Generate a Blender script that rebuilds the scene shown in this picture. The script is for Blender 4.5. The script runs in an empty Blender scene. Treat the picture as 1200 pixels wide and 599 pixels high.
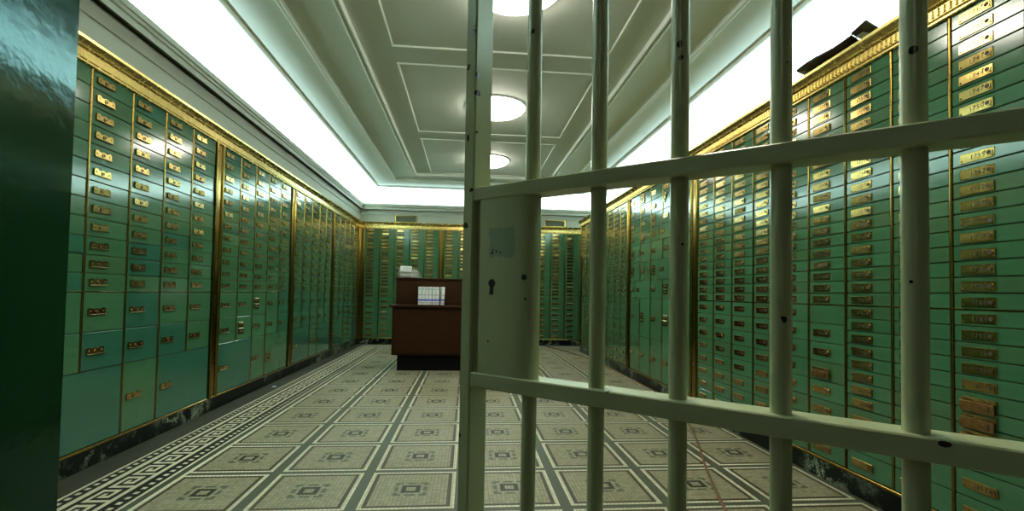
import bpy, math, random
from mathutils import Vector, Matrix
random.seed(7)
S = bpy.context.scene
COL = S.collection
PI = math.pi

# ------------------------------------------------------------------ room measures (metres)
XL, XR, YB = -2.062, 1.988, 9.40      # faces of the three banks of cabinets
WR = 2.53                             # wall behind the deep bank
YF = 0.593                            # inner face of the front wall
ZT, ZM, ZK = 2.19, 0.968, 0.107       # top of boxes, first break, top of marble base

# ------------------------------------------------------------------ node helper
class NT:
    def __init__(self, name):
        self.m = bpy.data.materials.new(name); self.m.use_nodes = True
        self.t = self.m.node_tree; self.b = self.t.nodes['Principled BSDF']
    def n(self, typ, **kw):
        nd = self.t.nodes.new(typ)
        for k, v in kw.items():
            setattr(nd, k, v)
        return nd
    def put(self, sock, v):
        if isinstance(v, (int, float)):
            sock.default_value = v
        elif isinstance(v, tuple):
            sock.default_value = (*v, 1.0) if len(v) == 3 and len(sock.default_value) == 4 else v
        else:
            self.t.links.new(v, sock)
    def math(self, op, a, b=0.0, c=None):
        nd = self.n('ShaderNodeMath', operation=op)
        self.put(nd.inputs[0], a); self.put(nd.inputs[1], b)
        if c is not None: self.put(nd.inputs[2], c)
        return nd.outputs[0]
    def mix(self, f, a, b):
        nd = self.n('ShaderNodeMix', data_type='RGBA')
        self.put(nd.inputs[0], f); self.put(nd.inputs[6], a); self.put(nd.inputs[7], b)
        return nd.outputs[2]
    def coord(self, which='Object'):
        return self.n('ShaderNodeTexCoord').outputs[which]
    def xyz(self, v):
        nd = self.n('ShaderNodeSeparateXYZ'); self.put(nd.inputs[0], v); return nd.outputs
    def noise(self, scale, detail=2.0, vec=None, rough=0.5):
        nd = self.n('ShaderNodeTexNoise'); nd.inputs['Scale'].default_value = scale
        nd.inputs['Detail'].default_value = detail; nd.inputs['Roughness'].default_value = rough
        if vec is not None: self.t.links.new(vec, nd.inputs['Vector'])
        return nd.outputs
    def ramp(self, f, stops):
        nd = self.n('ShaderNodeValToRGB'); e = nd.color_ramp.elements
        while len(e) < len(stops): e.new(0.5)
        for el, (p, c) in zip(e, stops):
            el.position = p; el.color = (*c, 1) if len(c) == 3 else c
        self.put(nd.inputs[0], f); return nd.outputs[0]
    def bump(self, h, strength=0.2, dist=0.01):
        nd = self.n('ShaderNodeBump'); nd.inputs['Strength'].default_value = strength
        nd.inputs['Distance'].default_value = dist; self.put(nd.inputs['Height'], h)
        self.t.links.new(nd.outputs[0], self.b.inputs['Normal'])
    def set(self, **kw):
        for k, v in kw.items():
            self.put(self.b.inputs[k.replace('_', ' ')], v)
        return self.m

def mapped(q, scale):
    mp = q.n('ShaderNodeMapping'); mp.inputs['Scale'].default_value = scale
    q.t.links.new(q.coord(), mp.inputs['Vector']); return mp.outputs[0]

def enamel(name, col, rough=0.125, bump=0.03, spec=0.55):
    q = NT(name)
    wn = q.noise(3.0, 3)
    c = q.mix(wn[0], tuple(x * 0.88 for x in col), tuple(min(1, x * 1.12) for x in col))
    q.bump(q.noise(60, 2, q.coord())[0], bump, 0.002)
    sm = q.math('MULTIPLY_ADD', q.noise(14, 4, q.coord())[0], 0.08, rough - 0.04)
    return q.set(Base_Color=c, Roughness=sm, Specular_IOR_Level=spec)

GREENS = [enamel('door_enamel_green', (0.039, 0.115, 0.053)),
          enamel('door_enamel_green_mid', (0.043, 0.124, 0.059)),
          enamel('door_enamel_teal', (0.024, 0.098, 0.060)),
          enamel('door_enamel_moss', (0.045, 0.109, 0.048))]
JAMB = enamel('jamb_green_gloss', (0.006, 0.030, 0.010), 0.11, 0.10, 0.8)
JAMB.node_tree.nodes['Principled BSDF'].inputs['Specular Tint'].default_value = (0.20, 0.50, 0.55, 1)

def brass(name, col, rough, dark=0.5, bump=0.06, rv=0.2):
    q = NT(name)
    n = q.noise(35, 5, q.coord(), 0.65)
    c = q.mix(q.ramp(n[0], [(0.3, (0, 0, 0)), (0.75, (1, 1, 1))]), tuple(x * dark for x in col), col)
    q.bump(q.noise(90, 2, q.coord())[0], bump, 0.002)
    r = q.math('MULTIPLY_ADD', n[0], rv, rough - 0.4*rv)
    return q.set(Base_Color=c, Metallic=1.0, Roughness=r)
BRASS = brass('aged_brass', (0.29, 0.19, 0.040), 0.17, 0.6, 0.02, 0.08)
GOLD = brass('cornice_brass', (0.74, 0.55, 0.19), 0.27, 0.88, 0.0, 0.02)
PLATE = brass('lock_plate_brass', (0.46, 0.33, 0.105), 0.17, 0.6, 0.04, 0.12)
DARKBR = brass('dark_bronze', (0.10, 0.065, 0.02), 0.42)
COPPER = brass('brown_brass', (0.40, 0.22, 0.08), 0.35)

def plain(name, col, rough=0.5, metal=0.0, var=0.1, scale=20):
    q = NT(name)
    n = q.noise(scale, 4, q.coord())
    c = q.mix(n[0], tuple(x * (1 - var) for x in col), tuple(min(1, x * (1 + var)) for x in col))
    return q.set(Base_Color=c, Roughness=rough, Metallic=metal)
BLACK = plain('black_hole', (0.006, 0.006, 0.005), 0.6)
INK = plain('engraved_ink', (0.035, 0.025, 0.01), 0.6)
CEIL = plain('ceiling_paint', (0.72, 0.75, 0.67), 0.6, 0, 0.04, 3)
WALLP = plain('frieze_paint', (0.25, 0.255, 0.20), 0.55, 0, 0.04, 3)
FRONTW = plain('front_wall_paint', (0.20, 0.25, 0.19), 0.6, 0, 0.05, 3)
WHITE = plain('white_paper', (0.72, 0.74, 0.72), 0.6, 0, 0.05, 30)
BLUE = plain('blue_print', (0.16, 0.18, 0.55), 0.6)
TEAL = plain('teal_print', (0.10, 0.42, 0.46), 0.6)
GREYP = plain('grey_print', (0.30, 0.27, 0.24), 0.6)
BOARD = plain('dark_brown_board', (0.018, 0.011, 0.007), 0.6, 0, 0.3, 15)
CORD = plain('orange_cord', (0.13, 0.052, 0.009), 0.5, 0, 0.2, 40)
STICK = plain('white_sticker', (0.6, 0.68, 0.68), 0.5)
PLQ = plain('plaque_green', (0.035, 0.045, 0.022), 0.6)
BLACKPL = plain('black_plinth', (0.004, 0.0035, 0.003), 0.7)
BLACKPL.node_tree.nodes['Principled BSDF'].inputs['Specular IOR Level'].default_value = 0.1

def wood():
    q = NT('dark_red_wood')
    v = mapped(q, (2.0, 2.0, 22.0))
    n = q.noise(3.0, 6, v, 0.6)
    c = q.ramp(n[0], [(0.25, (0.016, 0.0056, 0.0012)), (0.55, (0.028, 0.0092, 0.0020)), (0.8, (0.040, 0.0135, 0.003))])
    return q.set(Base_Color=c, Roughness=0.45, Specular_IOR_Level=0.12)
WOOD = wood()

CHIPS = [(0.122, 1.3708, 0.00469, 1.0), (0.1266, 1.3617, 0.00416, 1.2), (0.1093, 1.4164, 0.00342, 1.2), (0.2306, 1.3634, 0.00477, 1.1), (0.2448, 1.3544, 0.00306, 1), (0.2396, 1.2944, 0.00426, 2.0), (0.2435, 1.2805, 0.00283, 1.6), (0.2319, 1.2772, 0.0031, 1), (0.2383, 1.2698, 0.00261, 1), (0.3501, 1.3504, 0.00428, 1), (0.3395, 1.3289, 0.00367, 1.3), (0.3416, 1.311, 0.00367, 1), (0.3543, 1.3416, 0.00234, 1), (0.4602, 0.9757, 0.00402, 1.1), (0.466, 0.9902, 0.00304, 1), (0.4618, 1.2728, 0.00229, 1), (0.5739, 1.2548, 0.0042, 1), (0.5707, 1.0188, 0.00169, 1), (0.3448, 1.0671, 0.00237, 1.2), (-0.0052, 1.4462, 0.00373, 2.4), (-0.0167, 1.3875, 0.00347, 1.6), (0.0023, 1.3711, 0.00342, 1.8), (0.0004, 1.3402, 0.00343, 1.3), (-0.0147, 1.2642, 0.00289, 2.0), (0.0023, 1.2727, 0.00257, 1.4), (-0.0167, 1.1141, 0.0055, 1.0), (-0.0224, 0.7602, 0.00436, 1.3), (-0.0283, 0.9895, 0.00292, 1.4), (-0.0052, 1.1736, 0.00373, 0.8), (0.2473, 0.8683, 0.00306, 0.9), (0.5942, 0.8639, 0.00533, 0.55), (0.1465, 1.144, 0.0032, 0.6)]
def gate_paint(chips=True):
    q = NT('chipped_pale_green_paint' if chips else 'worn_pale_green_paint')
    p = q.coord()
    n = q.noise(9, 4, p)
    base = q.mix(n[0], (0.43, 0.475, 0.27), (0.52, 0.565, 0.345))
    grime = q.ramp(q.noise(22, 5, p, 0.7)[0], [(0.60, (0, 0, 0)), (0.80, (1, 1, 1))])
    base = q.mix(q.math('MULTIPLY', grime, 0.35), base, (0.20, 0.26, 0.20))
    x, y, z = q.xyz(p)
    far = q.math('MULTIPLY', q.math('MAXIMUM', q.math('SUBTRACT', y, 0.010), 0.0), 260.0)
    wob = q.math('MULTIPLY_ADD', q.noise(150, 3, p)[0], 1.1, 0.45)
    chip = 0.0
    for cx, cz, cr, st in (CHIPS if chips else ()):     # places where the paint has flaked off
        dx = q.math('DIVIDE', q.math('SUBTRACT', x, cx), cr); dz = q.math('DIVIDE', q.math('SUBTRACT', z, cz), cr*st)
        dd = q.math('ADD', far, q.math('SQRT', q.math('ADD', q.math('MULTIPLY', dx, dx), q.math('MULTIPLY', dz, dz))))
        chip = q.math('MAXIMUM', chip, q.math('LESS_THAN', q.math('MULTIPLY', dd, wob), 1.0))
    if not chips:                                       # one worn bluish patch instead
        dx = q.math('ABSOLUTE', q.math('SUBTRACT', x, 0.060)); dz = q.math('ABSOLUTE', q.math('SUBTRACT', z, 1.082))
        w = q.math('MULTIPLY_ADD', q.noise(70, 5, p, 0.7)[0], 0.03, -0.015)
        inn = q.math('MULTIPLY', q.math('LESS_THAN', q.math('ADD', dx, w), 0.026), q.math('LESS_THAN', q.math('ADD', dz, w), 0.024))
        base = q.mix(q.math('MULTIPLY', inn, 0.55), base, (0.16, 0.28, 0.25))
    c = q.mix(chip, base, (0.010, 0.010, 0.008)) if chips else base
    q.bump(q.math('MULTIPLY_ADD', n[0], 0.4, q.math('MULTIPLY', chip, -1.0) if chips else 0.0), 0.25, 0.002)
    return q.set(Base_Color=c, Roughness=0.24, Specular_IOR_Level=0.6)
GATE = gate_paint()
LOCKP = gate_paint(False)

def marble():
    q = NT('dark_veined_marble')
    p = q.coord()
    n = q.noise(4.0, 6, p, 0.65)
    v = q.noise(5.5, 8, q.mix(0.35, p, n[1]), 0.7)
    vein = q.ramp(q.math('ABSOLUTE', q.math('SUBTRACT', v[0], 0.52)), [(0.0, (0.32, 0.38, 0.28)), (0.018, (0.12, 0.15, 0.10)), (0.05, (0.004, 0.007, 0.004))])
    mask = q.ramp(q.noise(2.2, 3, p)[0], [(0.45, (0, 0, 0)), (0.62, (1, 1, 1))])
    c = q.mix(mask, (0.004, 0.006, 0.004), vein)
    return q.set(Base_Color=c, Roughness=0.4, Specular_IOR_Level=0.08)
MARBLE = marble()

def floor_mat():
    """Mosaic: 0.5 m panels on a grid of 20 mm tiles, a meander border along the walls."""
    q = NT('mosaic_floor')
    X, Y, _ = q.xyz(q.coord())
    M = q.math
    AND = lambda a, b: M('MULTIPLY', a, b)
    OR = lambda a, b: M('MAXIMUM', a, b)
    LT = lambda a, b: M('LESS_THAN', a, b)
    GT = lambda a, b: M('GREATER_THAN', a, b)
    rng = lambda v, lo, hi: AND(GT(v, lo), LT(v, hi))
    u = M('SUBTRACT', M('FRACT', M('DIVIDE', M('SUBTRACT', X, -1.5169), 0.5)), 0.5)
    v = M('SUBTRACT', M('FRACT', M('DIVIDE', M('SUBTRACT', Y, 2.279), 0.5)), 0.5)
    N = 25.0
    au, av = M('MULTIPLY', M('ABSOLUTE', u), N), M('MULTIPLY', M('ABSOLUTE', v), N)
    mx, mn = M('MAXIMUM', au, av), M('MINIMUM', au, av)
    me_ = M('MAXIMUM', M('ADD', au, 0.45), av)
    run = M('MULTIPLY_ADD', M('GREATER_THAN', M('ADD', au, 0.45), av), M('SUBTRACT', v, u), u)   # runs along the side of the panel
    par = M('GREATER_THAN', M('FRACT', M('MULTIPLY', run, N/2.2)), 0.5)
    nz = q.noise(2.5, 4, q.coord())[0]
    fine = q.n('ShaderNodeTexWhiteNoise'); fine.noise_dimensions = '2D'
    cell = q.n('ShaderNodeCombineXYZ')
    q.put(cell.inputs[0], M('FLOOR', M('MULTIPLY', X, N * 2))); q.put(cell.inputs[1], M('FLOOR', M('MULTIPLY', Y, N * 2)))
    q.t.links.new(cell.outputs[0], fine.inputs['Vector'])
    cream = q.mix(fine.outputs['Value'], (0.235, 0.220, 0.140), (0.350, 0.325, 0.220))
    cream = q.mix(M('MULTIPLY', nz, 0.5), cream, (0.20, 0.19, 0.115))
    white = q.mix(fine.outputs['Value'], (0.54, 0.52, 0.38), (0.66, 0.63, 0.48))
    green = q.mix(nz, (0.050, 0.062, 0.040), (0.076, 0.088, 0.058))
    brown = (0.060, 0.024, 0.007); grey = (0.035, 0.040, 0.027); dark = (0.012, 0.014, 0.009)
    c = q.mix(rng(me_, 9.65, 10.62), cream, q.mix(par, brown, grey))
    br = AND(rng(mx, 3.1, 4.15), OR(GT(mn, 2.2), LT(mn, 1.25)))
    c = q.mix(br, c, (0.085, 0.100, 0.066))
    c = q.mix(rng(mx, 1.15, 2.3), c, dark)
    c = q.mix(rng(me_, 10.66, 11.62), c, white)
    c = q.mix(GT(me_, 11.62), c, green)
    # grout lines between the little tiles
    gx = M('ABSOLUTE', M('SUBTRACT', M('FRACT', M('MULTIPLY_ADD', u, N, 0.5)), 0.5))
    gy = M('ABSOLUTE', M('SUBTRACT', M('FRACT', M('MULTIPLY_ADD', v, N, 0.5)), 0.5))
    grout = GT(M('MAXIMUM', gx, gy), 0.42)
    c = q.mix(M('MULTIPLY', grout, 0.6), c, (0.10, 0.09, 0.055))
    # border: distance from the wall line and run along it
    dl = M('SUBTRACT', X, XL); db = M('SUBTRACT', YB, Y)
    useb = LT(db, dl)
    d = M('MINIMUM', dl, db)
    s = M('ADD', M('MULTIPLY', useb, X), M('MULTIPLY', M('SUBTRACT', 1.0, useb), Y))
    K = 0.0245
    kx = M('FLOORED_MODULO', M('DIVIDE', M('SUBTRACT', s, 2.44), K), 7.0)
    ky = M('DIVIDE', M('SUBTRACT', 0.4335, d), K)          # 0 at the inner white line, 7 near the outer
    rect = lambda a, b, e, f: AND(rng(kx, a, b), rng(ky, e, f))
    key = OR(rng(ky, -0.2, 0.75), rng(ky, 6.3, 7.5))
    for r in ((0, 1, 0, 5.3), (0, 6, 4.55, 5.3), (5, 6, 1.9, 5.3), (2, 6, 1.75, 2.5), (2, 3, 1.75, 3.9), (2, 4.1, 3.15, 3.9)):
        key = OR(key, rect(*r))
    dotsA = rng(M('FLOORED_MODULO', M('DIVIDE', s, K), 2.4), 0, 1.1)
    dots = AND(dotsA, OR(rng(d, 0.207, 0.229), rng(d, 0.470, 0.492)))
    wl = OR(OR(rng(d, 0.176, 0.192), rng(d, 0.515, 0.530)), OR(rng(d, 0.567, 0.585), dots))
    keyz = AND(key, rng(d, 0.25, 0.452))
    wht = OR(wl, keyz)
    bc = q.mix(LT(d, 0.176), (0.010, 0.012, 0.008), q.mix(nz, (0.036, 0.037, 0.026), (0.052, 0.052, 0.038)))
    bc = q.mix(GT(d, 0.530), bc, green)
    bc = q.mix(wht, bc, white)
    inb = LT(d, M('MULTIPLY_ADD', useb, 0.036, 0.585))
    c = q.mix(inb, c, bc)
    stain = q.ramp(q.noise(1.1, 5, q.coord())[0], [(0.35, (0.86, 0.84, 0.78)), (0.65, (1, 1, 1))])
    mm = q.n('ShaderNodeMix', data_type='RGBA', blend_type='MULTIPLY'); mm.inputs[0].default_value = 1.0
    q.t.links.new(c, mm.inputs[6]); q.t.links.new(stain, mm.inputs[7])
    q.bump(M('MULTIPLY', grout, -1.0), 0.15, 0.001)
    return q.set(Base_Color=mm.outputs[2], Roughness=0.5, Specular_IOR_Level=0.2)
FLOOR = floor_mat()

def glow(name, col, st):
    q = NT(name)
    return q.set(Base_Color=(0.9, 0.9, 0.9), Emission_Color=col, Emission_Strength=st, Roughness=0.3)
LAMP = glow('lit_opal_glass', (1.0, 0.95, 0.82), 34.0)

def film():
    q = NT('clear_plastic_film')
    n = q.noise(30, 4, q.coord())
    q.bump(n[0], 0.5, 0.01)
    return q.set(Base_Color=(0.75, 0.8, 0.8), Alpha=0.22, Roughness=0.18)
FILM = film()

# ------------------------------------------------------------------ mesh helper
class MB:
    def __init__(self): self.v = []; self.f = []; self.mi = []
    def face(self, idx, m=0): self.f.append(tuple(idx)); self.mi.append(m)
    def box(self, a, b, m=0, ch=0.0):
        (x0, y0, z0), (x1, y1, z1) = a, b
        if ch <= 0:
            o = len(self.v)
            self.v += [(x0,y0,z0),(x1,y0,z0),(x1,y1,z0),(x0,y1,z0),(x0,y0,z1),(x1,y0,z1),(x1,y1,z1),(x0,y1,z1)]
            for f in ((0,3,2,1),(4,5,6,7),(0,1,5,4),(1,2,6,5),(2,3,7,6),(3,0,4,7)): self.face([o+i for i in f], m)
            return
        # chamfered box: 24 vertices
        o = len(self.v); c = ch
        X, Y, Z = (x0, x1), (y0, y1), (z0, z1); ID = {}
        for i in (0, 1):
            for j in (0, 1):
                for k in (0, 1):
                    sx, sy, sz = (c, -c)[i], (c, -c)[j], (c, -c)[k]
                    for ax in range(3):
                        p = [X[i] + sx, Y[j] + sy, Z[k] + sz]; p[ax] = (X[i], Y[j], Z[k])[ax]
                        ID[i, j, k, ax] = len(self.v); self.v.append(tuple(p))
        def addf(l):
            vs = [Vector(self.v[i]) for i in l]; n = (vs[1]-vs[0]).cross(vs[2]-vs[0])
            cen = sum(vs, Vector()) / len(vs) - Vector(((x0+x1)/2, (y0+y1)/2, (z0+z1)/2))
            self.face(l if n.dot(cen) > 0 else l[::-1], m)
        sq = ((0,0),(1,0),(1,1),(0,1))
        for s in (0, 1):
            addf([ID[s,a,b_,0] for a, b_ in sq]); addf([ID[a,s,b_,1] for a, b_ in sq]); addf([ID[a,b_,s,2] for a, b_ in sq])
        for i in (0, 1):
            for j in (0, 1):
                addf([ID[i,j,0,0], ID[i,j,0,1], ID[i,j,1,1], ID[i,j,1,0]])
                addf([ID[i,0,j,0], ID[i,0,j,2], ID[i,1,j,2], ID[i,1,j,0]])
                addf([ID[0,i,j,1], ID[0,i,j,2], ID[1,i,j,2], ID[1,i,j,1]])
                for k in (0, 1): addf([ID[i,j,k,0], ID[i,j,k,1], ID[i,j,k,2]])
    def prism(self, poly, y0, y1, m=0):
        """Polygon in local x,z (counter-clockwise seen from -y) extruded from y0 (front) to y1."""
        o = len(self.v); n = len(poly)
        self.v += [(x, y0, z) for x, z in poly] + [(x, y1, z) for x, z in poly]
        self.face([o+i for i in range(n)], m); self.face([o+n+i for i in reversed(range(n))], m)
        for i in range(n):
            j = (i+1) % n; self.face((o+i, o+n+i, o+n+j, o+j), m)
    def sweep(self, prof, path, m=0, cap=True, closed=False):
        """Profile of (offset-vector weights) swept: path is a list of functions p -> 3D."""
        o = len(self.v); n = len(prof)
        for fn in path:
            self.v += [tuple(fn(p)) for p in prof]
        k = len(path)
        for a in range(k if closed else k-1):
            b = (a+1) % k
            for i in range(n-1):
                self.face((o+a*n+i, o+b*n+i, o+b*n+i+1, o+a*n+i+1), m)
        return o
    def cyl(self, p, axis, r, h, n=16, m=0, r2=None):
        o = len(self.v); r2 = r if r2 is None else r2
        ax = 'xyz'.index(axis); A = [(0,1,2),(0,1,2),(0,1,2)]
        for t, rr in ((0, r), (h, r2)):
            for i in range(n):
                a = 2*PI*i/n; c, s_ = rr*math.cos(a), rr*math.sin(a)
                q = [0, 0, 0]; q[ax] = t; q[(ax+1) % 3] = c; q[(ax+2) % 3] = s_
                self.v.append((p[0]+q[0], p[1]+q[1], p[2]+q[2]))
        for i in range(n):
            j = (i+1) % n; f = (o+i, o+j, o+n+j, o+n+i); self.face(f if h > 0 else f[::-1], m)
        lo = [o+i for i in range(n)]; hi = [o+n+i for i in range(n)]
        self.face(lo[::-1] if h > 0 else lo, m); self.face(hi if h > 0 else hi[::-1], m)
    def tube(self, pts, r, n=8, m=0):
        pts = [Vector(p) for p in pts]; o = len(self.v); N = len(pts)
        for i, p in enumerate(pts):
            t = (pts[min(i+1, N-1)] - pts[max(i-1, 0)]).normalized()
            a = t.cross(Vector((0, 0, 1)));  a = a.normalized() if a.length > 1e-4 else Vector((1, 0, 0))
            b = t.cross(a)
            for k in range(n):
                g = 2*PI*k/n; self.v.append(tuple(p + a*(r*math.cos(g)) + b*(r*math.sin(g))))
        for i in range(N-1):
            for k in range(n):
                l = (k+1) % n; self.face((o+i*n+k, o+i*n+l, o+(i+1)*n+l, o+(i+1)*n+k), m)
        self.face([o+k for k in range(n)], m); self.face([o+(N-1)*n+k for k in reversed(range(n))], m)
    def mesh(self, name, mats, smooth=False):
        me = bpy.data.meshes.new(name); me.from_pydata(self.v, [], self.f)
        for mt in (mats if isinstance(mats, (list, tuple)) else [mats]): me.materials.append(mt)
        me.polygons.foreach_set('material_index', self.mi)
        if smooth: me.polygons.foreach_set('use_smooth', [True]*len(me.polygons))
        me.update(); return me

def link(name, me, parent=None, loc=(0,0,0), rot=(0,0,0)):
    o = bpy.data.objects.new(name, me); COL.objects.link(o)
    o.location = loc; o.rotation_euler = rot
    if parent: o.parent = parent
    return o
def tag(o, label=None, cat=None, group=None, kind=None):
    for k, v in (('label', label), ('category', cat), ('group', group), ('kind', kind)):
        if v: o[k] = v
    return o
def empty(name, loc, rz=0):
    return link(name, None, None, loc, (0, 0, rz))
def struct(name, mb, mats, label=None, cat=None, smooth=False):
    o = link(name, mb.mesh(name, mats, smooth)); tag(o, label, cat, None, 'structure'); return o
def angle_smooth(me, deg=35):
    me.polygons.foreach_set('use_smooth', [True]*len(me.polygons))
    try: me.set_sharp_from_angle(angle=math.radians(deg))
    except Exception: pass

# ------------------------------------------------------------------ digits for the plates
GLYPH = {}
def glyphs():
    for ch in '0123456789':
        cu = bpy.data.curves.new('glyph', 'FONT'); cu.body = ch; cu.size = 1.0
        ob = bpy.data.objects.new('glyph', cu); COL.objects.link(ob)
        dg = bpy.context.evaluated_depsgraph_get()
        me = bpy.data.meshes.new_from_object(ob.evaluated_get(dg))
        GLYPH[ch] = ([(p.co.x, p.co.y) for p in me.vertices], [tuple(p.vertices) for p in me.polygons])
        bpy.data.objects.remove(ob); bpy.data.curves.remove(cu); bpy.data.meshes.remove(me)
glyphs()
def put_text(mb, txt, x, z, size, y, m):
    for ch in txt:
        vs, fs = GLYPH[ch]; o = len(mb.v)
        mb.v += [(x + a*size, y, z + b*size) for a, b in vs]
        for f in fs: mb.face([o+i for i in f], m)
        x += size * (0.62 if ch != '1' else 0.56)

# ------------------------------------------------------------------ lock plates (origin at the plate's left end, centre height, on the door face; -y is out)
def plate_numbered(txt=None):
    mb = MB(); W, H = 0.130, 0.039
    mb.box((0, -0.0055, -H/2), (W, 0.0, H/2), 0, 0.0016)
    mb.cyl((W-0.019, -0.0055, 0.001), 'y', 0.0125, -0.0025, 16, 0)
    mb.cyl((W-0.019, -0.008, 0.001), 'y', 0.0085, -0.0006, 14, 1)
    for px, pz in ((0.008, -0.010), (W-0.036, 0.010), (W-0.007, -0.012)):
        mb.cyl((px, -0.0055, pz), 'y', 0.0042, -0.003, 10, 2, 0.002)
    if txt: put_text(mb, txt, 0.040, -0.0085, 0.025, -0.0058, 1)
    return mb.mesh('lock_plate', [PLATE, INK, BRASS])
def plate_slotted():
    mb = MB(); W, H = 0.130, 0.036
    mb.box((0, -0.005, -H/2), (W, 0, H/2), 0, 0.0016)
    for a, b in ((0.018, 0.040), (0.078, 0.102)): mb.box((a, -0.0058, -0.002), (b, -0.0045, 0.004), 1)
    mb.cyl((W-0.014, -0.005, -0.004), 'y', 0.009, -0.0012, 12, 1); mb.cyl((0.008, -0.005, -0.011), 'y', 0.005, -0.0012, 10, 1)
    return mb.mesh('lock_plate', [PLATE, INK])
def plate_hinged():
    mb = MB(); W, H = 0.130, 0.039
    mb.box((0, -0.005, -H/2), (W, 0, H/2), 0, 0.0016)
    for a, b in ((0.018, 0.044), (0.08, 0.108)): mb.box((a, -0.0058, 0.006), (b, -0.0045, 0.012), 1)
    mb.cyl((W-0.028, -0.005, 0.010), 'y', 0.005, -0.003, 10, 0, 0.003)
    mb.box((-0.002, -0.016, -0.036), (W, -0.011, 0.004), 2, 0.0015)       # dropped brown cover
    mb.box((W-0.022, -0.0168, -0.026), (W-0.014, -0.0108, -0.004), 1)
    return mb.mesh('lock_plate', [PLATE, INK, COPPER])
def plate_lobed():
    mb = MB(); W, H = 0.128, 0.034
    a = H/2
    top = [(W, -a), (W, a-0.003), (W-0.008, a+0.004), (W-0.024, a+0.004), (W-0.034, a-0.004), (W-0.048, a-0.004),
           (0.064+0.010, a+0.001), (0.064-0.010, a+0.001), (0.048, a-0.004), (0.034, a-0.004), (0.024, a+0.004), (0.008, a+0.004), (0, a-0.003), (0, -a)]
    mb.prism([(0, -a), (W, -a)] + top[1:-1], -0.009, 0)
    mb.box((-0.001, -0.013, -a-0.002), (W+0.001, 0, -a+0.004), 0, 0.001)
    mb.cyl((0.064, -0.009, 0), 'y', 0.012, -0.003, 14, 0)
    mb.cyl((0.064, -0.012, 0), 'y', 0.007, -0.0006, 12, 1)
    for px in (0.016, W-0.016): mb.cyl((px, -0.009, 0.003), 'y', 0.005, -0.003, 10, 0, 0.003)
    return mb.mesh('lock_plate', [PLATE, INK])
def plate_short(double=False):
    mb = MB(); W, H = 0.105, 0.048
    mb.box((0, -0.008, -H/2), (W, 0, H/2), 0, 0.002)
    mb.cyl((W*0.68, -0.008, 0), 'y', 0.013, -0.004, 14, 0); mb.cyl((W*0.68, -0.012, 0), 'y', 0.007, -0.0006, 12, 1)
    mb.cyl((W*0.26, -0.008, 0), 'y', 0.009, -0.003, 12, 0); mb.box((W*0.26-0.002, -0.0116, -0.006), (W*0.26+0.002, -0.0105, 0.006), 1)
    if double:
        mb.box((0.002, -0.010, -0.085), (W, 0, -0.030), 0, 0.003)
        mb.box((0.02, -0.0108, -0.066), (W-0.02, -0.0095, -0.05), 1); mb.cyl((W*0.5, -0.010, -0.04), 'y', 0.006, -0.01, 10, 0)
    return mb.mesh('lock_plate', [PLATE, INK])
def screw_slots():
    mb = MB()
    mb.box((0, -0.0016, -0.0038), (0.026, 0.0005, 0.0038), 0)
    return mb.mesh('screw_slot', [INK])
P_NUM, P_SLOT, P_HING, P_LOBE = plate_numbered(), plate_slotted(), plate_hinged(), plate_lobed()
P_SHORT, P_DOUBLE, P_HOLES = plate_short(), plate_short(True), screw_slots()

DOORS = {}
def door_mesh(w, h):
    k = (round(w, 4), round(h, 4))
    if k not in DOORS:
        mb = MB(); g = 0.0018
        mb.box((g, 0.0, g), (w-g, 0.014, h-g), 0, 0.0022)
        DOORS[k] = mb.mesh('door', [GREENS[0]])
    return DOORS[k]

def extr(name, prof, z0, z1, mat, parent, x, smooth=True):
    """Vertical strip: closed profile in local x,y extruded in z."""
    mb = MB(); n = len(prof)
    mb.v = [(a, b, z0) for a, b in prof] + [(a, b, z1) for a, b in prof]
    mb.face(list(range(n))[::-1]); mb.face([n+i for i in range(n)])
    for i in range(n):
        j = (i+1) % n; mb.face((i, j, n+j, n+i))
    me = mb.mesh(name, mat); angle_smooth(me, 40)
    return link(name, me, parent, (x, 0, 0))

def strip(parent, x, z0, z1, w=0.013):
    h = w/2
    prof = [(-h, 0.012), (-h, -0.001), (-h*0.6, -0.0045), (0, -0.0055), (h*0.6, -0.0045), (h, -0.001), (h, 0.012)]
    return extr('brass_strip', prof, z0, z1, BRASS, parent, x)

def pilaster(parent, x, w, z0, z1):
    mb = MB()
    e = w*0.20
    prof = [(0, 0.02), (0, -0.012), (e*0.5, -0.016), (e, -0.012), (e*1.15, -0.003), (w-e*1.15, -0.003), (w-e, -0.012), (w-e*0.5, -0.016), (w, -0.012), (w, 0.02)]
    n = len(prof)
    mb.v = [(a, b, z0) for a, b in prof] + [(a, b, z1) for a, b in prof]
    mb.face(list(range(n))[::-1]); mb.face([n+i for i in range(n)])
    for i in range(n):
        j = (i+1) % n; mb.face((i, j, n+j, n+i))
    for z in (z0+0.08, z0+0.30, 0.80, 0.86, 0.93, 1.20, 1.55, 1.9, z1-0.07):
        mb.cyl((w/2, -0.003, z), 'y', 0.005, -0.004, 8, 0, 0.003)
    me = mb.mesh('brass_pilaster', BRASS)
    return link('brass_pilaster', me, parent, (x, 0, 0))

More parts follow.
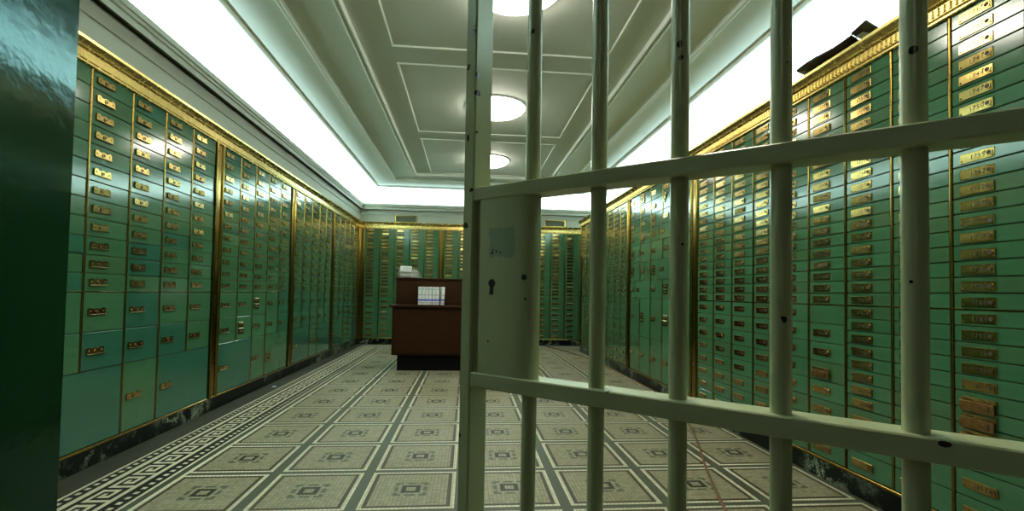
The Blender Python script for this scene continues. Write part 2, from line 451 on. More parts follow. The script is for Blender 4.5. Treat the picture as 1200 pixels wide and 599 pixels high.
GREENW = [0, 0, 0, 1, 1, 2, 3]
def add_door(root, x, z, w, h, plate=None, px=0.030, pz=None, mat=None, tilt=1.0, prot=None):
    d = link('door', door_mesh(w, h), root, (x, random.uniform(-0.0006, 0.0006), z),
             (math.radians(random.uniform(-0.16, 0.16)*tilt), 0, math.radians(random.uniform(-0.22, 0.22)*tilt)))
    d.material_slots[0].link = 'OBJECT'
    d.material_slots[0].material = GREENS[mat if mat is not None else random.choice(GREENW)]
    if plate is not None:
        if plate is P_HOLES:
            for a in (0.028, 0.078): link('screw_slot', plate, d, (a, 0.0002, h/2))
            return d
        jit = 1
        link('lock_plate', plate, d, (px, 0.0002, h/2 if pz is None else pz),
             (math.radians(random.uniform(-2.0, 3.0))*jit, math.radians(prot if prot else random.uniform(-0.8, 0.8)*jit), math.radians(random.uniform(-1.6, 1.6))*jit))
    return d

def cabinet(name, loc, rz, width, label, cols, group=None, pil=0.0, pil_left=0.0, depth=0.40, mid=True):
    """Empty at the base corner; body and brass trim; the doors are added by the caller."""
    r = empty(name, loc, rz); tag(r, label, 'safe deposit cabinet', group)
    mb = MB(); mb.box((-pil_left+0.0005, 0.012, ZK), (width+pil-0.0005, depth, ZT+0.02))
    link('body', mb.mesh('body', [DARKBR]), r)
    for x in cols: strip(r, x, ZK, ZT+0.006)
    mb = MB(); mb.box((-pil_left+0.0004, -0.008, ZK-0.006), (width+pil-0.0004, 0.02, ZK+0.010), 0, 0.003)
    link('base_strip', mb.mesh('base_strip', [BRASS]), r)
    if mid:
        mb = MB(); mb.box((0.001, -0.0035, ZM-0.0035), (width-0.001, 0.012, ZM+0.0035), 0, 0.0015)
        link('brass_rail', mb.mesh('brass_rail', [BRASS]), r)
    if pil: pilaster(r, width+0.0005, pil-0.001, ZK, ZT+0.012)
    if pil_left: pilaster(r, -pil_left+0.0005, pil_left-0.001, ZK, ZT+0.012)
    return r

Z0 = ZK + 0.010
def rows_between(z0, z1, n):
    return [(z0 + (z1-z0)*i/n, (z1-z0)/n) for i in range(n)][::-1]

def fine_cabinet(loc, rz, n, w, label, group, top=None, low=None, pil=0.0, pil_left=0.0, edge_l=True, edge_r=False, numbers=None, first=0, depth=0.40, special=None, teal=None):
    W = n*w
    cols = [w*i for i in range(1, n)]
    r = cabinet('safe_deposit_cabinet', loc, rz, W, label, cols, group, pil, pil_left, depth)
    if not pil_left: strip(r, 0.0034, ZK, ZT+0.006, 0.0062)
    if not pil: strip(r, W-0.0034, ZK, ZT+0.006, 0.0062)
    rows = top or rows_between(ZM, ZT, 19)
    rows = rows + (low or rows_between(Z0, ZM, 8))
    for j, (z, h) in enumerate(rows):
        for i in range(n):
            pl = P_NUM
            if numbers: pl = plate_numbered(str(numbers + 3*j + i + first))
            sp = (special or {}).get((i, j))
            if sp is not None: pl = sp
            add_door(r, w*i + 0.0065, z, w - 0.013, h, pl, 0.034, pz=h/2 - (0.004 if h < 0.08 else 0), tilt=1.0, mat=random.choice((0, 0, 0, 1, 3)))
    return r

# ------------------------------------------------------------------ cabinets against the wall with the tall frieze (x = XL)
LG = 'green cabinets with lobed lock plates and broad bottom doors'
LP = [2.485, 4.127, 5.842, 7.562]
LW = [1.642, 1.600-0.0, 1.590, 1.600]
starts = [2.485, 4.255, 5.968, 7.694]; ends = [4.127, 5.836, 7.562, 9.30]
Llab = ['green deposit box cabinet with lobed brass locks, first beside the dark green jamb',
        'green deposit box cabinet with lobed brass locks, second along from the dark green jamb',
        'green deposit box cabinet with lobed brass locks, third along from the dark green jamb',
        'green deposit box cabinet with lobed brass locks, in the corner by the back wall']
for k in range(4):
    y0, y1 = starts[k], ends[k]; w = (y1-y0)/5; W = y1-y0
    pil = (starts[k+1]-y1) if k < 3 else 0.085
    r = cabinet('safe_deposit_cabinet', (XL, y0, 0), PI/2, W, Llab[k], [], LG, pil)
    for i in (1, 2, 3, 4):
        strip(r, w*i, 0.533 if i in (1, 4) else ZK, ZT+0.006)
    if k == 0: strip(r, 0.004, ZK, ZT+0.006, 0.008)
    teals = [2, 2, 1, 0] if k < 3 else [0, 1, 0, 3]
    for j, (z, h) in enumerate(rows_between(ZM, ZT, 12) + [(0.745, ZM-0.745), (0.533, 0.212)]):
        for i in range(5):
            pl = P_LOBE
            if (k, i, j) in ((1, 2, 12), (1, 1, 13)): pl = P_DOUBLE
            mt = None
            if j >= 12: mt = random.choice([0, 1, 2, 2])
            add_door(r, w*i+0.0065, z, w-0.013, h, pl, 0.028, mat=mt, tilt=1.2, pz=h/2 + (0.03 if pl is P_DOUBLE else 0))
    for (a, n, px) in ((0, 2, 0.03), (2, 1, 0.03), (3, 2, 0.03)):
        add_door(r, w*a+0.0065, Z0, w*n-0.013, 0.533-Z0, P_LOBE if not (k == 1 and a == 3) else P_DOUBLE, px, mat=[2, 0, 2][(a > 0)+(a > 2)] if k != 1 else [2, 0, 0][(a > 0)+(a > 2)], tilt=0.7)

# ------------------------------------------------------------------ cabinets on the back wall
BG = 'green cabinets of narrow boxes along the back wall'
cw = 0.279
fine_cabinet((-1.963, YB, 0), 0, 3, cw, 'narrow-box green cabinet in the back corner beside the lobed-lock cabinets', BG, pil_left=0.085)
fine_cabinet((-1.963+3*cw, YB, 0), 0, 2, cw, 'narrow-box green cabinet rising behind the bag on the desk', BG, pil=0.091)
fine_cabinet((-0.477, YB, 0), 0, 3, cw, 'narrow-box green cabinet behind the middle of the wooden desk', BG)
fine_cabinet((-0.477+3*cw, YB, 0), 0, 2, cw, 'narrow-box green cabinet hidden mostly by the gate lock plate', BG, pil=0.112)
cw2 = 0.285
fine_cabinet((1.03, YB, 0), 0, 3, cw2, 'narrow-box green cabinet below the plaque nearer the deep cabinets', BG)
fine_cabinet((1.03+3*cw2, YB, 0), 0, 2, cw2, 'narrow-box green cabinet in the recess behind the deep cabinets', BG, edge_r=True)

# ------------------------------------------------------------------ deep cabinets (x = XR, facing the room)
RG = 'deep green cabinets of narrow numbered boxes'
low0 = rows_between(0.446, ZM, 8) + rows_between(Z0, 0.446, 3)
# rightmost in the picture: three columns, numbers run 1730.. across then down
sp = {(2, 13): P_SLOT, (2, 24): P_HING, (2, 25): P_HING, (2, 26): P_HING}
fine_cabinet((XR, 2.3985, 0), -PI/2, 3, 0.2825, 'deep green cabinet with engraved box numbers and dropped brown lock covers', RG,
             low=low0, numbers=1730, edge_r=True, depth=0.53, special=sp)
fine_cabinet((XR, 3.235, 0), -PI/2, 3, 0.2785, 'deep green cabinet beneath the dark boards, one box without a lock plate', RG,
             numbers=1570, edge_r=True, depth=0.53, special={(2, 19): P_HOLES, (2, 22): P_HING})
fine_cabinet((XR, 4.062, 0), -PI/2, 3, 0.2755, 'deep green cabinet between the irregular-door cabinet and the one under the boards', RG,
             numbers=1489, depth=0.53, edge_l=False)

# irregular one
W = 5.829-4.192
r = cabinet('safe_deposit_cabinet', (XR, 5.829, 0), -PI/2, W, 'deep green cabinet with large doors of uneven sizes and chunky locks', [], RG, pil=0.130, depth=0.53, mid=False)
ce = [0, 0.342, 0.672, 0.999, 1.318, W]
zr = [2.19, 2.045, 1.895, 1.745, 1.590, 1.385, 1.170, ZM, 0.535, Z0]
layout = {j: list(range(5)) for j in range(9)}
def seg(j): # column edges in row j
    if j in (3,): return [0, 0.342, 0.672, 0.90, W]
    if j in (5,): return [0, 0.342, 0.672, 0.90, W]
    if j in (6,): return [0, 0.19, 0.672, 0.999, 1.318, W]
    return ce
for j in range(9):
    es = seg(j); z = zr[j+1]; h = zr[j]-z
    for i in range(len(es)-1):
        x0, x1 = es[i], es[i+1]
        dbl = (i, j) in ((1, 0), (2, 2), (0, 4), (0, 5), (2, 5), (3, 6), (1, 7), (3, 7))
        add_door(r, x0+0.0065, z, x1-x0-0.013, h, P_DOUBLE if dbl else P_SHORT, 0.022, pz=h*0.5 + (0.03 if dbl else 0), tilt=1.6,
                 prot=(-55 if (i, j) == (3, 1) else None), mat=random.choice([0, 1, 1, 3]))
for i in (1, 2, 3, 4):
    x = ce[i]
    spans = []
    cur = None
    for j in range(9):
        ok = any(abs(x-e) < 0.01 for e in seg(j))
        if ok: cur = (cur[0], zr[j+1]) if cur else (zr[j], zr[j+1])
        elif cur: spans.append(cur); cur = None
    if cur: spans.append(cur)
    for a, b in spans: strip(r, x, b, a)
# far ones
fine_cabinet((XR, 5.935+6*0.2905, 0), -PI/2, 3, 0.2905, 'deep green cabinet third from the back end of its row', RG, depth=0.53)
fine_cabinet((XR, 5.935+3*0.2905, 0), -PI/2, 3, 0.2905, 'deep green cabinet standing next to the irregular-door cabinet, towards the back', RG, pil=0.10, depth=0.53, edge_l=True)
fine_cabinet((XR, 8.40, 0), -PI/2, 2, 0.2905, 'deep green cabinet ending the row, nearest to the back wall', RG, pil_left=0.05, depth=0.53, pil=0.13)

# ------------------------------------------------------------------ setting
mb = MB(); mb.box((-2.6, 0.0-0.6, -0.08), (2.75, 9.9, 0.0)); struct('floor', mb, [FLOOR])

def frieze_walls():
    # left wall: solid behind the cabinets, then the frieze plane above them
    mb = MB(); mb.box((-2.60, YF, 0), (-2.47, 9.9, ZT+0.03)); mb.box((-2.60, YF, ZT+0.025), (XL, 9.9, 2.55))
    mb.box((XL-0.01, YF, 2.452), (XL+0.008, YB, 2.459), 0, 0.002); mb.box((-2.60, YF, 2.55), (-2.24, 9.9, 3.1))
    mb.box((-2.47, YF, 0), (XL-0.002, 2.47, ZT+0.03))
    struct('wall_left', mb, [WALLP])
    mb = MB(); mb.box((-2.47, 9.81, 0), (2.75, 9.9, 3.1)); mb.box((-2.47, YB, ZT+0.025), (2.75, 9.82, 2.55))
    mb.box((XL, YB-0.008, 2.452), (WR, YB+0.01, 2.459), 0, 0.002)
    struct('wall_back', mb, [WALLP])
    mb = MB(); mb.box((WR, YF, 0), (2.75, 9.81, 2.55)); mb.box((WR+0.18, YF, 2.55), (2.76, 9.81, 3.1))
    struct('wall_right', mb, [WALLP])
    mb = MB()
    mb.box((-2.6, 0.05, 0), (-0.60, YF, 3.1)); mb.box((0.95, 0.05, 0), (2.75, YF, 3.1)); mb.box((-0.60, 0.05, 2.28), (0.95, YF, 3.1))
    struct('wall_front', mb, [FRONTW])
frieze_walls()
JX = -0.450
mb = MB(); mb.box((-0.60, 0.05, 0), (JX, YF+0.004, 2.28), 0, 0.006)
struct('door_jamb', mb, [JAMB], 'dark green glossy steel jamb of the gateway', 'door jamb')
mb = MB(); mb.box((0.80, 0.05, 0), (0.95, YF-0.10, 2.28), 0, 0.006)
struct('door_jamb', mb, [JAMB], 'dark green steel jamb on which the gate hangs', 'door jamb')

# crown ledge (trough lip) along the walls, profile (inset d, z)
x0, x1, y0, y1 = XL, WR, YF, YB
def ring(p):
    d, z = p
    return [(x0+d, y0+d, z), (x1-d, y0+d, z), (x1-d, y1-d, z), (x0+d, y1-d, z)]
def ring_sweep(prof, mats, name, mi=None):
    mb = MB()
    fns = [lambda p, k=k: ring(p)[k] for k in range(4)]
    mb.sweep(prof, fns, 0, closed=True)
    return mb
crown = [(-0.20, 2.582), (0.0, 2.582), (0.036, 2.580), (0.038, 2.546), (0.050, 2.546), (0.052, 2.585), (0.060, 2.592), (0.064, 2.612), (0.072, 2.618), (0.076, 2.655), (0.066, 2.660), (0.050, 2.655), (0.046, 2.585), (-0.17, 2.585)]
mb = ring_sweep(crown, None, 'c'); o = struct('trim_1', mb, [WALLP], 'pale moulded crown ledge hiding the cove lamps', 'crown moulding')

# ceiling: cove curve, stepped mouldings, field
prof = [(-0.17, 2.58), (-0.17, 2.68)]
for i in range(0, 15):
    t = PI/2*i/14; prof.append((0.355-0.525*math.cos(t), 2.69+0.240*math.sin(t)))
prof += [(0.360, 2.908), (0.372, 2.904), (0.384, 2.908), (0.390, 2.930)]
for i in range(1, 9):
    t = i/8; prof.append((0.39+0.33*t, 2.930+0.034*t))
prof += [(0.722, 2.950), (0.735, 2.944), (0.750, 2.946), (0.757, 2.954), (0.760, 2.990),
         (1.100, 2.990), (1.104, 2.965), (1.114, 2.960), (1.124, 2.966), (1.126, 2.974), (1.132, 2.974), (1.138, 2.962), (1.150, 2.962), (1.156, 2.972), (1.160, 3.000), (1.175, 3.004)]
mb = ring_sweep(prof, None, 'c')
ZC = 3.004; d = 1.175
o_ = len(mb.v); mb.v += [(x0+d, y0+d, ZC), (x1-d, y0+d, ZC), (x1-d, y1-d, ZC), (x0+d, y1-d, ZC)]; mb.face((o_, o_+3, o_+2, o_+1))
PX0, PX1, CX = -0.662, 1.140, 0.240
def bead(xa, xb, ya, yb, w=0.020, h=0.013):
    p = [(0, 0), (0.25*w, -h*0.8), (0.5*w, -h), (0.75*w, -h*0.8), (w, 0)]
    fn = [lambda q, k=k: ((xa+q[0], ya+q[0], ZC+q[1]), (xb-q[0], ya+q[0], ZC+q[1]), (xb-q[0], yb-q[0], ZC+q[1]), (xa+q[0], yb-q[0], ZC+q[1]))[k] for k in range(4)]
    mb.sweep(p, fn, 0, closed=True)
PAN = [(2.17, 3.985), (4.27, 6.085), (6.37, 8.19)]
for a, b in PAN: bead(PX0, PX1, a, b)
mb.box((-2.6, -0.6, 3.1), (2.75, 9.9, 3.2))
me = mb.mesh('ceiling', [CEIL]); angle_smooth(me, 30)
tag(link('ceiling', me), None, None, None, 'structure')

# marble bases under the cabinets
mb = MB(); mb.box((-2.46, YF, 0), (XL+0.004, YB+0.004, ZK-0.006), 0, 0.002); struct('baseboard_left', mb, [MARBLE], 'dark veined marble base below the lobed-lock cabinets', 'baseboard')
mb = MB(); mb.box((XL+0.004, YB-0.004, 0), (WR, 9.80, ZK-0.006), 0, 0.002); struct('baseboard_back', mb, [MARBLE], 'dark marble base along the back wall', 'baseboard')
mb = MB(); mb.box((XR-0.004, 1.54, 0), (WR, 8.45, ZK-0.006), 0, 0.002); struct('baseboard_right', mb, [MARBLE], 'dark veined marble base below the deep cabinets', 'baseboard')

# brass cornices: profile (out of the face, z)
def cornice(name, p0, p1, out, label, flutes=True):
    p0, p1, out = Vector(p0), Vector(p1), Vector(out)
    prof = [(0.0, 2.186), (0.012, 2.186), (0.017, 2.190), (0.017, 2.197), (0.011, 2.201), (0.016, 2.206), (0.014, 2.212), (0.014, 2.252),
            (0.022, 2.256), (0.026, 2.262), (0.024, 2.268), (0.036, 2.276), (0.044, 2.288), (0.050, 2.292), (0.052, 2.306), (0.046, 2.311), (-0.06, 2.311), (-0.06, 2.22)]
    mb = MB()
    fn = [lambda p, q=q: q + out*p[0] + Vector((0, 0, p[1])) for q in (p0, p1)]
    mb.sweep(prof, fn)
    n = len(prof)
    for k in (0, 1): mb.face([k*n+i for i in range(n)][::(1 if k else -1)])
    L = (p1-p0).length; t = (p1-p0).normalized(); k = int(L/0.026)
    for i in range(k if flutes else 0):                  # fluted band
        a = p0 + t*(i*0.026+0.006)
        q = [a, a+t*0.004, a+t*0.011, a+t*0.015]
        hs = [0.0135, 0.0205, 0.0205, 0.0135]
        o = len(mb.v)
        for z in (2.217, 2.248):
            mb.v += [tuple(v + out*h + Vector((0, 0, z))) for v, h in zip(q, hs)]
        for s in range(3): mb.face((o+s, o+s+1, o+4+s+1, o+4+s))
        mb.face((o+4, o+5, o+6, o+7)); mb.face((o+3, o+2, o+1, o))
    me = mb.mesh(name, [GOLD])
    o = link(name, me); tag(o, label, 'cornice', None, 'structure'); return o
cornice('trim_2', (XL, YF+0.02, 0), (XL, YB, 0), (1, 0, 0), 'moulded brass cornice below the pale frieze over the lobed-lock cabinets', False)
cornice('trim_3', (WR, YB, 0), (XL, YB, 0), (0, -1, 0), 'moulded brass cornice along the back wall', False)
cornice('trim_4', (XR, 8.46, 0), (XR, 1.50, 0), (-1, 0, 0), 'fluted brass cornice topping the deep cabinets under the dark boards')
mb = MB(); mb.box((XR+0.05, 1.54, 2.21), (WR, 8.45, 2.300)); struct('trim_5', mb, [DARKBR], 'flat top of the deep cabinets', 'cabinet top')
mb = MB(); mb.box((XR-0.052, 8.45, 2.27), (WR, 8.50, 2.311), 0, 0.004); mb.box((XR-0.01, 8.44, 2.19), (WR, 8.46, 2.27)); struct('trim_6', mb, [BRASS], 'brass cornice end turning behind the deep cabinets', 'cornice')

# ------------------------------------------------------------------ ceiling lights
def ceiling_light(y, label):
    r = empty('ceiling_light', (CX+0.02, y, ZC)); tag(r, label, 'ceiling light', 'round opal ceiling lights')
    mb = MB(); N = 48; R = 0.318
    ringp = [(R-0.012, -0.001), (R+0.002, -0.016), (R+0.014, -0.012), (R+0.018, 0.0)]
    o = 0
    for rr, z in ringp: mb.v += [(rr*math.cos(2*PI*i/N), rr*math.sin(2*PI*i/N), z) for i in range(N)]
    for a in range(3):
        for i in range(N):
            j = (i+1) % N; mb.face((a*N+i, a*N+j, (a+1)*N+j, (a+1)*N+i))
    link('rim', mb.mesh('rim', [CEIL], True), r)
    mb = MB(); K = 7
    for a in range(K):
        t = PI/2*a/(K-1); rr, z = (R-0.006)*math.cos(t), -0.010-0.085*math.sin(t)
        if a == K-1: mb.v.append((0, 0, z)); break
        mb.v += [(rr*math.cos(2*PI*i/N), rr*math.sin(2*PI*i/N), z) for i in range(N)]
    for a in range(K-2):
        for i in range(N):
            j = (i+1) % N; mb.face((a*N+i, (a+1)*N+i, (a+1)*N+j, a*N+j))
    for i in range(N): mb.face(((K-2)*N+i, (K-1)*N, (K-2)*N+(i+1) % N))
    link('diffuser', mb.mesh('diffuser', [LAMP], True), r)
ceiling_light(3.08, 'round opal ceiling light cut by the top of the photo')
ceiling_light(5.18, 'round opal ceiling light between the other two, half behind the gate stile')
ceiling_light(7.28, 'round opal ceiling light closest to the back wall')

# ------------------------------------------------------------------ desk
DX0, DX1, DY = -0.94, 0.52, 6.22
desk = empty('counter_desk', ((DX0+DX1)/2, DY+0.35, 0)); tag(desk, 'dark reddish wooden counter desk with raised back and black recessed plinth', 'desk')
hx = (DX1-DX0)/2
mb = MB(); mb.box((-hx+0.065, -0.29, 0), (hx-0.065, 0.33, 0.205), 0, 0.003); link('plinth', mb.mesh('plinth', [BLACKPL]), desk)
mb = MB(); mb.box((-hx, -0.35, 0.20), (hx, 0.36, 0.800), 0, 0.004); link('body', mb.mesh('body', [WOOD]), desk)
mb = MB(); mb.box((-hx+0.03, -0.357, 0.225), (hx-0.03, -0.348, 0.775), 0, 0.003); link('front_panel', mb.mesh('front_panel', [WOOD]), desk)
mb = MB(); mb.box((-hx-0.035, -0.385, 0.800), (hx+0.035, 0.37, 0.832), 0, 0.006); link('worktop', mb.mesh('worktop', [WOOD]), desk)
mb = MB(); mb.box((-hx+0.0, -0.06, 0.832), (hx, 0.34, 1.160), 0, 0.004); mb.box((-hx+0.03, -0.066, 0.85), (hx-0.03, -0.058, 1.14), 0, 0.002); link('riser', mb.mesh('riser', [WOOD]), desk)
mb = MB(); mb.box((-hx-0.01, -0.075, 1.160), (hx+0.01, 0.355, 1.182), 0, 0.004); link('ledge', mb.mesh('ledge', [WOOD]), desk)

# booklets standing on the worktop
bx0 = -0.633
blab = ['white leaflet bundle first in the row on the desk, away from the gate'] + \
       ['white leaflet bundle %s in the row on the desk' % s for s in ('second', 'third', 'fourth', 'fifth', 'sixth')] + \
       ['white leaflet bundle last in the row on the desk, leaning out of line']
def booklet(i):
    w = 0.041; h = 0.232; r = empty('leaflet_bundle', (bx0 + i*0.0445 + 0.02, 6.385, 0.8325), math.radians(random.uniform(-2, 2)))
    tag(r, blab[i], 'leaflet bundle', 'leaflet bundles on the desk')
    mb = MB(); mb.box((-w/2, -0.055, 0), (w/2, 0.055, h), 0, 0.003)
    link('paper_block', mb.mesh('paper_block', [WHITE]), r)
    mb = MB(); mb.box((-w/2-0.0006, -0.0560, 0.050), (w/2+0.0006, 0.056, 0.076), 0); b = link('blue_band', mb.mesh('blue_band', [BLUE]), r); b['label'] = 'blue printed band'
    mb = MB(); mb.box((-w/2+0.006, -0.0556, 0.198), (w/2-0.008, -0.050, 0.208)); b = link('teal_mark', mb.mesh('teal_mark', [TEAL]), r); b['label'] = 'small teal mark'
    mb = MB(); mb.box((-w/2, -0.0556, 0.124), (w/2, -0.050, 0.131)); mb.box((-w/2+0.004, -0.0556, 0.022), (w/2-0.004, -0.050, 0.034)); b = link('print_line', mb.mesh('print_line', [GREYP]), r); b['label'] = 'grey printed line'
    if i == 6: r.rotation_euler = (0, math.radians(2.5), math.radians(14)); r.location.x += 0.010; r.location.z += 0.001
for i in range(7): booklet(i)

# clear bag with white card on the ledge
bag = empty('plastic_bag', (-0.80, 6.60, 1.182)); tag(bag, 'crumpled clear plastic bag holding a white card on the desk ledge', 'plastic bag')
mb = MB(); NU, NV = 28, 14
for a in range(NV+1):
    t = a/NV; zz = 0.150*math.sin(PI/2*t)**0.9 if t > 0 else 0
    rr = math.cos(PI/2*t)**0.45 if t < 1 else 0.02
    for i in range(NU):
        g = 2*PI*i/NU; w = 1 + 0.12*math.sin(5*g+7*t) + random.uniform(-0.09, 0.09)
        mb.v.append((0.145*rr*w*math.cos(g) + 0.02*(1-t), 0.085*rr*w*math.sin(g), max(0.0, zz*(0.85 + 0.15*math.cos(g+2.4)) + random.uniform(-0.006, 0.006)*(a > 0))))
for a in range(NV):
    for i in range(NU):
        j = (i+1) % NU; mb.face((a*NU+i, a*NU+j, (a+1)*NU+j, (a+1)*NU+i))
mb.face(list(range(NU))[::-1])
link('film', mb.mesh('film', [FILM], True), bag)
mb = MB(); mb.box((-0.105, -0.055, 0.075), (0.045, -0.050, 0.150), 0, 0.001); c = link('card', mb.mesh('card', [WHITE]), bag, rot=(math.radians(-8), math.radians(2), 0)); c['label'] = 'white printed card'
mb = MB(); mb.box((-0.10, -0.05, 0.004), (0.06, 0.05, 0.055), 0, 0.008); c = link('contents', mb.mesh('contents', [GREYP]), bag); c['label'] = 'grey packed contents'

# ------------------------------------------------------------------ plaques above the back cornice
def plaque(xa, xb, label):
    r = empty('plaque', ((xa+xb)/2, YB-0.0085, 2.311)); tag(r, label, 'plaque', 'brass framed panels on the frieze')
    w = xb-xa; h = 0.135
    mb = MB(); mb.box((-w/2+0.012, -0.020, 0.006), (w/2-0.012, 0.0, h-0.006), 0, 0.002); link('panel', mb.mesh('panel', [PLQ]), r)
    mb = MB()
    mb.box((-w/2, -0.032, 0), (-w/2+0.022, 0, h), 0, 0.003); mb.box((w/2-0.022, -0.032, 0), (w/2, 0, h), 0, 0.003)
    mb.box((-w/2+0.018, -0.030, 0), (w/2-0.018, 0, 0.016), 0, 0.003); mb.box((-w/2+0.018, -0.030, h-0.016), (w/2-0.018, 0, h), 0, 0.003)
    link('frame', mb.mesh('frame', [BRASS]), r)
plaque(-1.41, -1.00, 'small dark brass-framed panel over the back cornice, on the desk side')
plaque(1.47, 1.88, 'small dark brass-framed panel over the back cornice, beyond the gate bars')

# ------------------------------------------------------------------ dark boards on the deep cabinets
def board(pts, z, th, name, label, group=None, sticker=None):
    mb = MB(); n = len(pts)
    cx = sum(p[0] for p in pts)/n; cy = sum(p[1] for p in pts)/n
    lo = [(p[0]-cx, p[1]-cy, p[2]-z) for p in pts]
    mb.v = lo + [(a, b, c+th) for a, b, c in lo]
    mb.face(list(range(n))[::-1]); mb.face([n+i for i in range(n)])
    for i in range(n):
        j = (i+1) % n; mb.face((i, j, n+j, n+i))
    r = empty(name, (cx, cy, z)); tag(r, label, 'board', group)
    link('sheet', mb.mesh('sheet', [BOARD]), r)
    if sticker:
        mb = MB(); a, b, c = sticker
        mb.box((a-cx-0.018, b-cy-0.026, c-z-0.0025), (a-cx+0.018, b-cy+0.026, c-z+0.001)); s = link('sticker', mb.mesh('sticker', [STICK]), r, rot=(0, 0, 0)); s['label'] = 'white sticker'
# long one sags a little between its ends
pts = []
for t in [i/10 for i in range(11)]:
    pts.append((1.893+0.012*t, 2.658-0.400*t, 2.333 + 0.007*math.sin(2*PI*t) ))
for t in [i/10 for i in range(11)][::-1]:
    pts.append((2.22, 2.80-0.38*t, 2.3125))
board(pts, 2.3125, 0.008, 'cardboard_sheet', 'long dark brown board overhanging the brass cornice of the deep cabinets', 'dark boards on the cabinet top')
board([(1.912, 2.268, 2.347), (1.886, 2.146, 2.345), (2.15, 2.263, 2.337), (2.17, 2.375, 2.337)], 2.337, 0.008, 'cardboard_sheet',
      'short dark board with white sticker overlapping the long board on the cornice', 'dark boards on the cabinet top', sticker=(1.965, 2.262, 2.3432))

# ------------------------------------------------------------------ orange cord and paper scrap
def smooth_path(P, n=10):
    out = []
    for i in range(len(P)-1):
        p0, p1, p2, p3 = [Vector(P[max(0, min(len(P)-1, k))]) for k in (i-1, i, i+1, i+2)]
        for s in range(n):
            t = s/n
            out.append(0.5*((2*p1) + (p2-p0)*t + (2*p0-5*p1+4*p2-p3)*t*t + (3*p1-p0-3*p2+p3)*t**3))
    out.append(Vector(P[-1])); return out
cp = [(1.50, 9.1, .0075), (1.66, 8.67, .0075), (1.88, 7.54, .0075), (1.945, 6.66, .0075), (1.955, 5.30, .0075), (1.95, 4.67, .0075), (1.86, 4.1, .0075), (1.72, 3.632, .0075), (1.560, 3.16, .0075), (1.42, 2.80, .0075), (1.315, 2.50, .0075), (1.22, 2.204, .0075), (1.12, 1.8, .0075), (1.10, 1.3, .0075)]
mb = MB(); mb.tube(smooth_path(cp), 0.0075, 8); cord = link('extension_cord', mb.mesh('extension_cord', [CORD], True))
tag(cord, 'orange extension cord snaking over the mosaic floor along the deep cabinets', 'cord')
mb = MB(); mb.v = [(-.02, -.015, 0), (.018, -.017, .004), (.022, .014, 0), (-.016, .018, .0075), (0, 0, .012)]
for f in ((0, 1, 4), (1, 2, 4), (2, 3, 4), (3, 0, 4), (3, 2, 1, 0)): mb.face(f)
sc = link('paper_scrap', mb.mesh('paper_scrap', [WHITE]), None, (-1.95, 5.20, 0.0)); tag(sc, 'tiny white paper scrap on the floor by the marble base', 'paper scrap')

# ------------------------------------------------------------------ barred gate
YAW = 0.0901
rh = Vector((math.cos(YAW), -math.sin(YAW), 0)); fh = Vector((math.sin(YAW), math.cos(YAW), 0))
GA = math.atan2(0.585, 0.81)
gu = (rh*math.cos(GA) - fh*math.sin(GA)); gv = (rh*math.sin(GA) + fh*math.cos(GA))   # along the gate, away from the viewer
P0 = rh*(-0.0675) + fh*0.8146                         # where the rails meet the stile, front face
ang = math.atan2(gu.y, gu.x)
gate = empty('barred_gate', (P0.x, P0.y, 0), ang); tag(gate, 'open pale green steel barred gate with chipped paint and lock plate', 'gate')
def gpart(name, mb, mats=GATE, parent=gate, smooth=None):
    me = mb.mesh(name, mats)
    if smooth: angle_smooth(me, smooth)
    return link(name, me, parent)
GT0, GB0 = 2.16, 0.03
TK = 0.042
mb = MB(); mb.box((-0.0235, 0, GB0), (0, 0.047, GT0), 0, 0.0025); gpart('lock_stile', mb)
HS = 0.935
mb = MB(); mb.box((HS, 0, GB0), (HS+0.03, 0.047, GT0), 0, 0.0025); gpart('hinge_stile', mb)
for z0, z1 in ((1.1550, 1.1772), (0.8435, 0.8680), (GB0, GB0+0.03), (GT0-0.03, GT0)):
    mb = MB(); mb.box((-0.0005, 0.0, z0), (HS+0.0005, TK, z1), 0, 0.0018); gpart('rail', mb)
bars = [0.1056, 0.2208, 0.3366, 0.4543, 0.5746, 0.693, 0.812]
for s in bars:
    mb = MB(); mb.cyl((s, 0.021, GB0+0.01), 'z', 0.0116, GT0-GB0-0.02, 24); gpart('bar', mb, smooth=40)
# lock plate between the two rails: flat front with a rolled edge round the first bar
mb = MB()
prof = [(0.0, 0.012), (0.010, 0.012), (0.013, 0.0035), (0.020, 0.002), (0.088, 0.002)]
for i in range(9):
    t = PI*i/8; prof.append((0.1036+0.0150*math.sin(t)-0.0, 0.0215-0.0180*math.cos(t)))
prof += [(0.090, 0.040), (0.0, 0.040)]
n = len(prof); zb, zt = 0.8675, 1.1555
mb.v = [(a, b, zb) for a, b in prof] + [(a, b, zt) for a, b in prof]
mb.face(list(range(n))[::-1]); mb.face([n+i for i in range(n)])
for i in range(n):
    j = (i+1) % n; mb.face((i, j, n+j, n+i))
lock = gpart('lock_box', mb, LOCKP, smooth=30); lock['label'] = 'flat lock box with keyhole and worn patch'
mb = MB(); kx, kz = 0.0415, 1.016
mb.cyl((kx, 0.0022, kz), 'y', 0.0068, -0.0008, 18)
mb.prism([(kx-0.0035, kz-0.004), (kx-0.0048, kz-0.0185), (kx+0.0030, kz-0.0185), (kx+0.0035, kz-0.004)][::1], 0.0014, 0.0022)
k = gpart('keyhole', mb, BLACK, lock); k['label'] = 'black keyhole'
mb = MB()
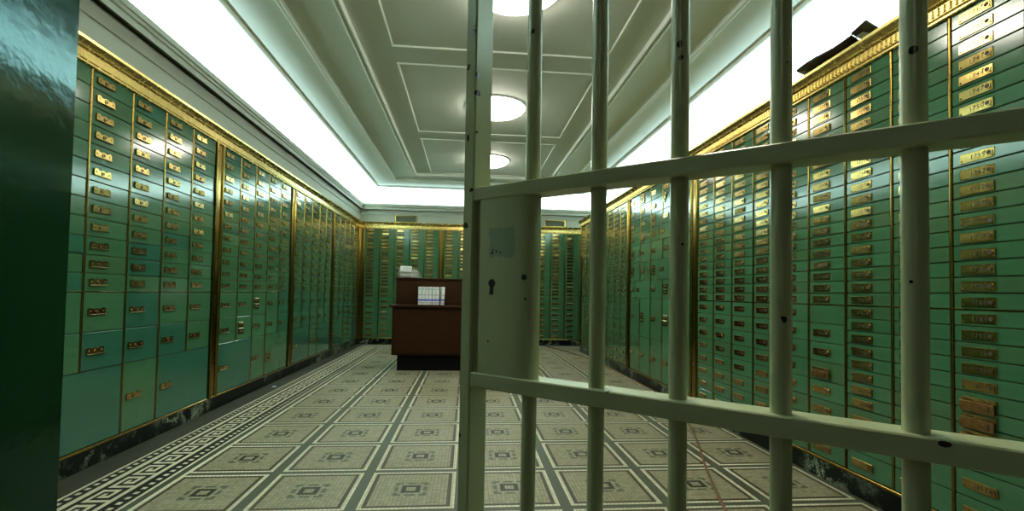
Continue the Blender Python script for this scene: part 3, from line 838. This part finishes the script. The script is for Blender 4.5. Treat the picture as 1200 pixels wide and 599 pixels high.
for (a, z, rr) in ((0.1035, 1.0255, 0.0046), (0.1065, 0.9915, 0.0020), (0.036, 0.921, 0.0017), (0.041, 1.0655, 0.0022), (0.0425, 1.070, 0.0016), (0.0500, 1.0675, 0.0018), (0.058, 1.066, 0.0014)):
    mb.cyl((a, 0.0022 + (0.0028 if a > 0.09 else 0), z), 'y', rr, -0.002 if a > 0.09 else -0.0007, 10)
k = gpart('paint_chip', mb, BLACK, lock); k['label'] = 'black chips where paint is gone'
for z in (0.35, 1.75):
    mb = MB(); mb.cyl((HS+0.045, 0.024, z-0.05), 'z', 0.014, 0.10, 16); mb.box((HS+0.028, 0.014, z-0.045), (HS+0.05, 0.034, z+0.045), 0, 0.002); gpart('hinge', mb)

# ------------------------------------------------------------------ lights
def area(name, loc, rot, sx, sy, power, col):
    L = bpy.data.lights.new(name, 'AREA'); L.shape = 'RECTANGLE'; L.size = sx; L.size_y = sy; L.energy = power; L.color = col
    o = bpy.data.objects.new(name, L); COL.objects.link(o); o.location = loc; o.rotation_euler = rot; return o
COVE = (0.66, 0.94, 1.0)
PW = 24.0   # watts per metre of cove tube
ly = (YB-YF); lx = (WR-XL)
cz = 2.605
area('cove_tube', (XL-0.015, (YB+YF)/2, cz), (0, PI - math.radians(0) , 0), 0.06, ly, PW*ly, COVE)
area('cove_tube', (WR+0.015, (YB+YF)/2, cz), (0, PI, 0), 0.06, ly, PW*ly, COVE)
area('cove_tube', ((XL+WR)/2, YB+0.015, cz), (PI, 0, 0), lx, 0.06, PW*lx, COVE)
area('cove_tube', ((XL+WR)/2, YF-0.015, cz), (PI, 0, 0), lx, 0.06, PW*lx*0.5, COVE)

def fill_point(name, loc, power, col, rad):
    L = bpy.data.lights.new(name, 'POINT'); L.energy = power; L.color = col; L.shadow_soft_size = rad
    o = bpy.data.objects.new(name, L); COL.objects.link(o); o.location = loc
fill_point('gateway_fill_light', (0.26, 1.05, 2.80), 44.0, (1.0, 0.94, 0.78), 0.16)  # added light without a fitting, brightens the rail tops of the gate
fill_point('vestibule_fill_light', (-0.7, -1.3, 2.3), 4.0, (1.0, 0.95, 0.72), 0.2)  # weak unseen fill added behind the camera for the gate's front faces

w = bpy.data.worlds.new('world'); S.world = w; w.use_nodes = True
w.node_tree.nodes['Background'].inputs[0].default_value = (0.55, 0.62, 0.45, 1); w.node_tree.nodes['Background'].inputs[1].default_value = 0.05

# ------------------------------------------------------------------ camera
F, PITCH, ROLL = 569.7057, 0.0298, 0.0178
c, s = math.cos(YAW), math.sin(YAW)
r_ = Vector((c, -s, 0)); fy = Vector((s, c, 0)); zz = Vector((0, 0, 1))
fw = fy*math.cos(PITCH) + zz*math.sin(PITCH); up = -fy*math.sin(PITCH) + zz*math.cos(PITCH)
right = r_*math.cos(ROLL) + up*math.sin(ROLL); down = r_*math.sin(ROLL) - up*math.cos(ROLL)
cd = bpy.data.cameras.new('camera'); cd.sensor_width = 36.0; cd.lens = F*36/1200; cd.shift_y = 27.42/1200; cd.clip_start = 0.02
cam = bpy.data.objects.new('camera', cd); COL.objects.link(cam)
m = Matrix((right, -down, -fw)).transposed().to_4x4(); m.translation = Vector((0, 0, 1.0)); cam.matrix_world = m
S.camera = cam

S.view_settings.view_transform = 'Standard'; S.view_settings.look = 'None'
S.view_settings.exposure = -0.28; S.view_settings.gamma = 1.0
S.view_settings.use_curve_mapping = False
S.cycles.max_bounces = 7; S.cycles.diffuse_bounces = 5; S.cycles.glossy_bounces = 4
S.cycles.sample_clamp_indirect = 6.0
S.cycles.use_denoising = True
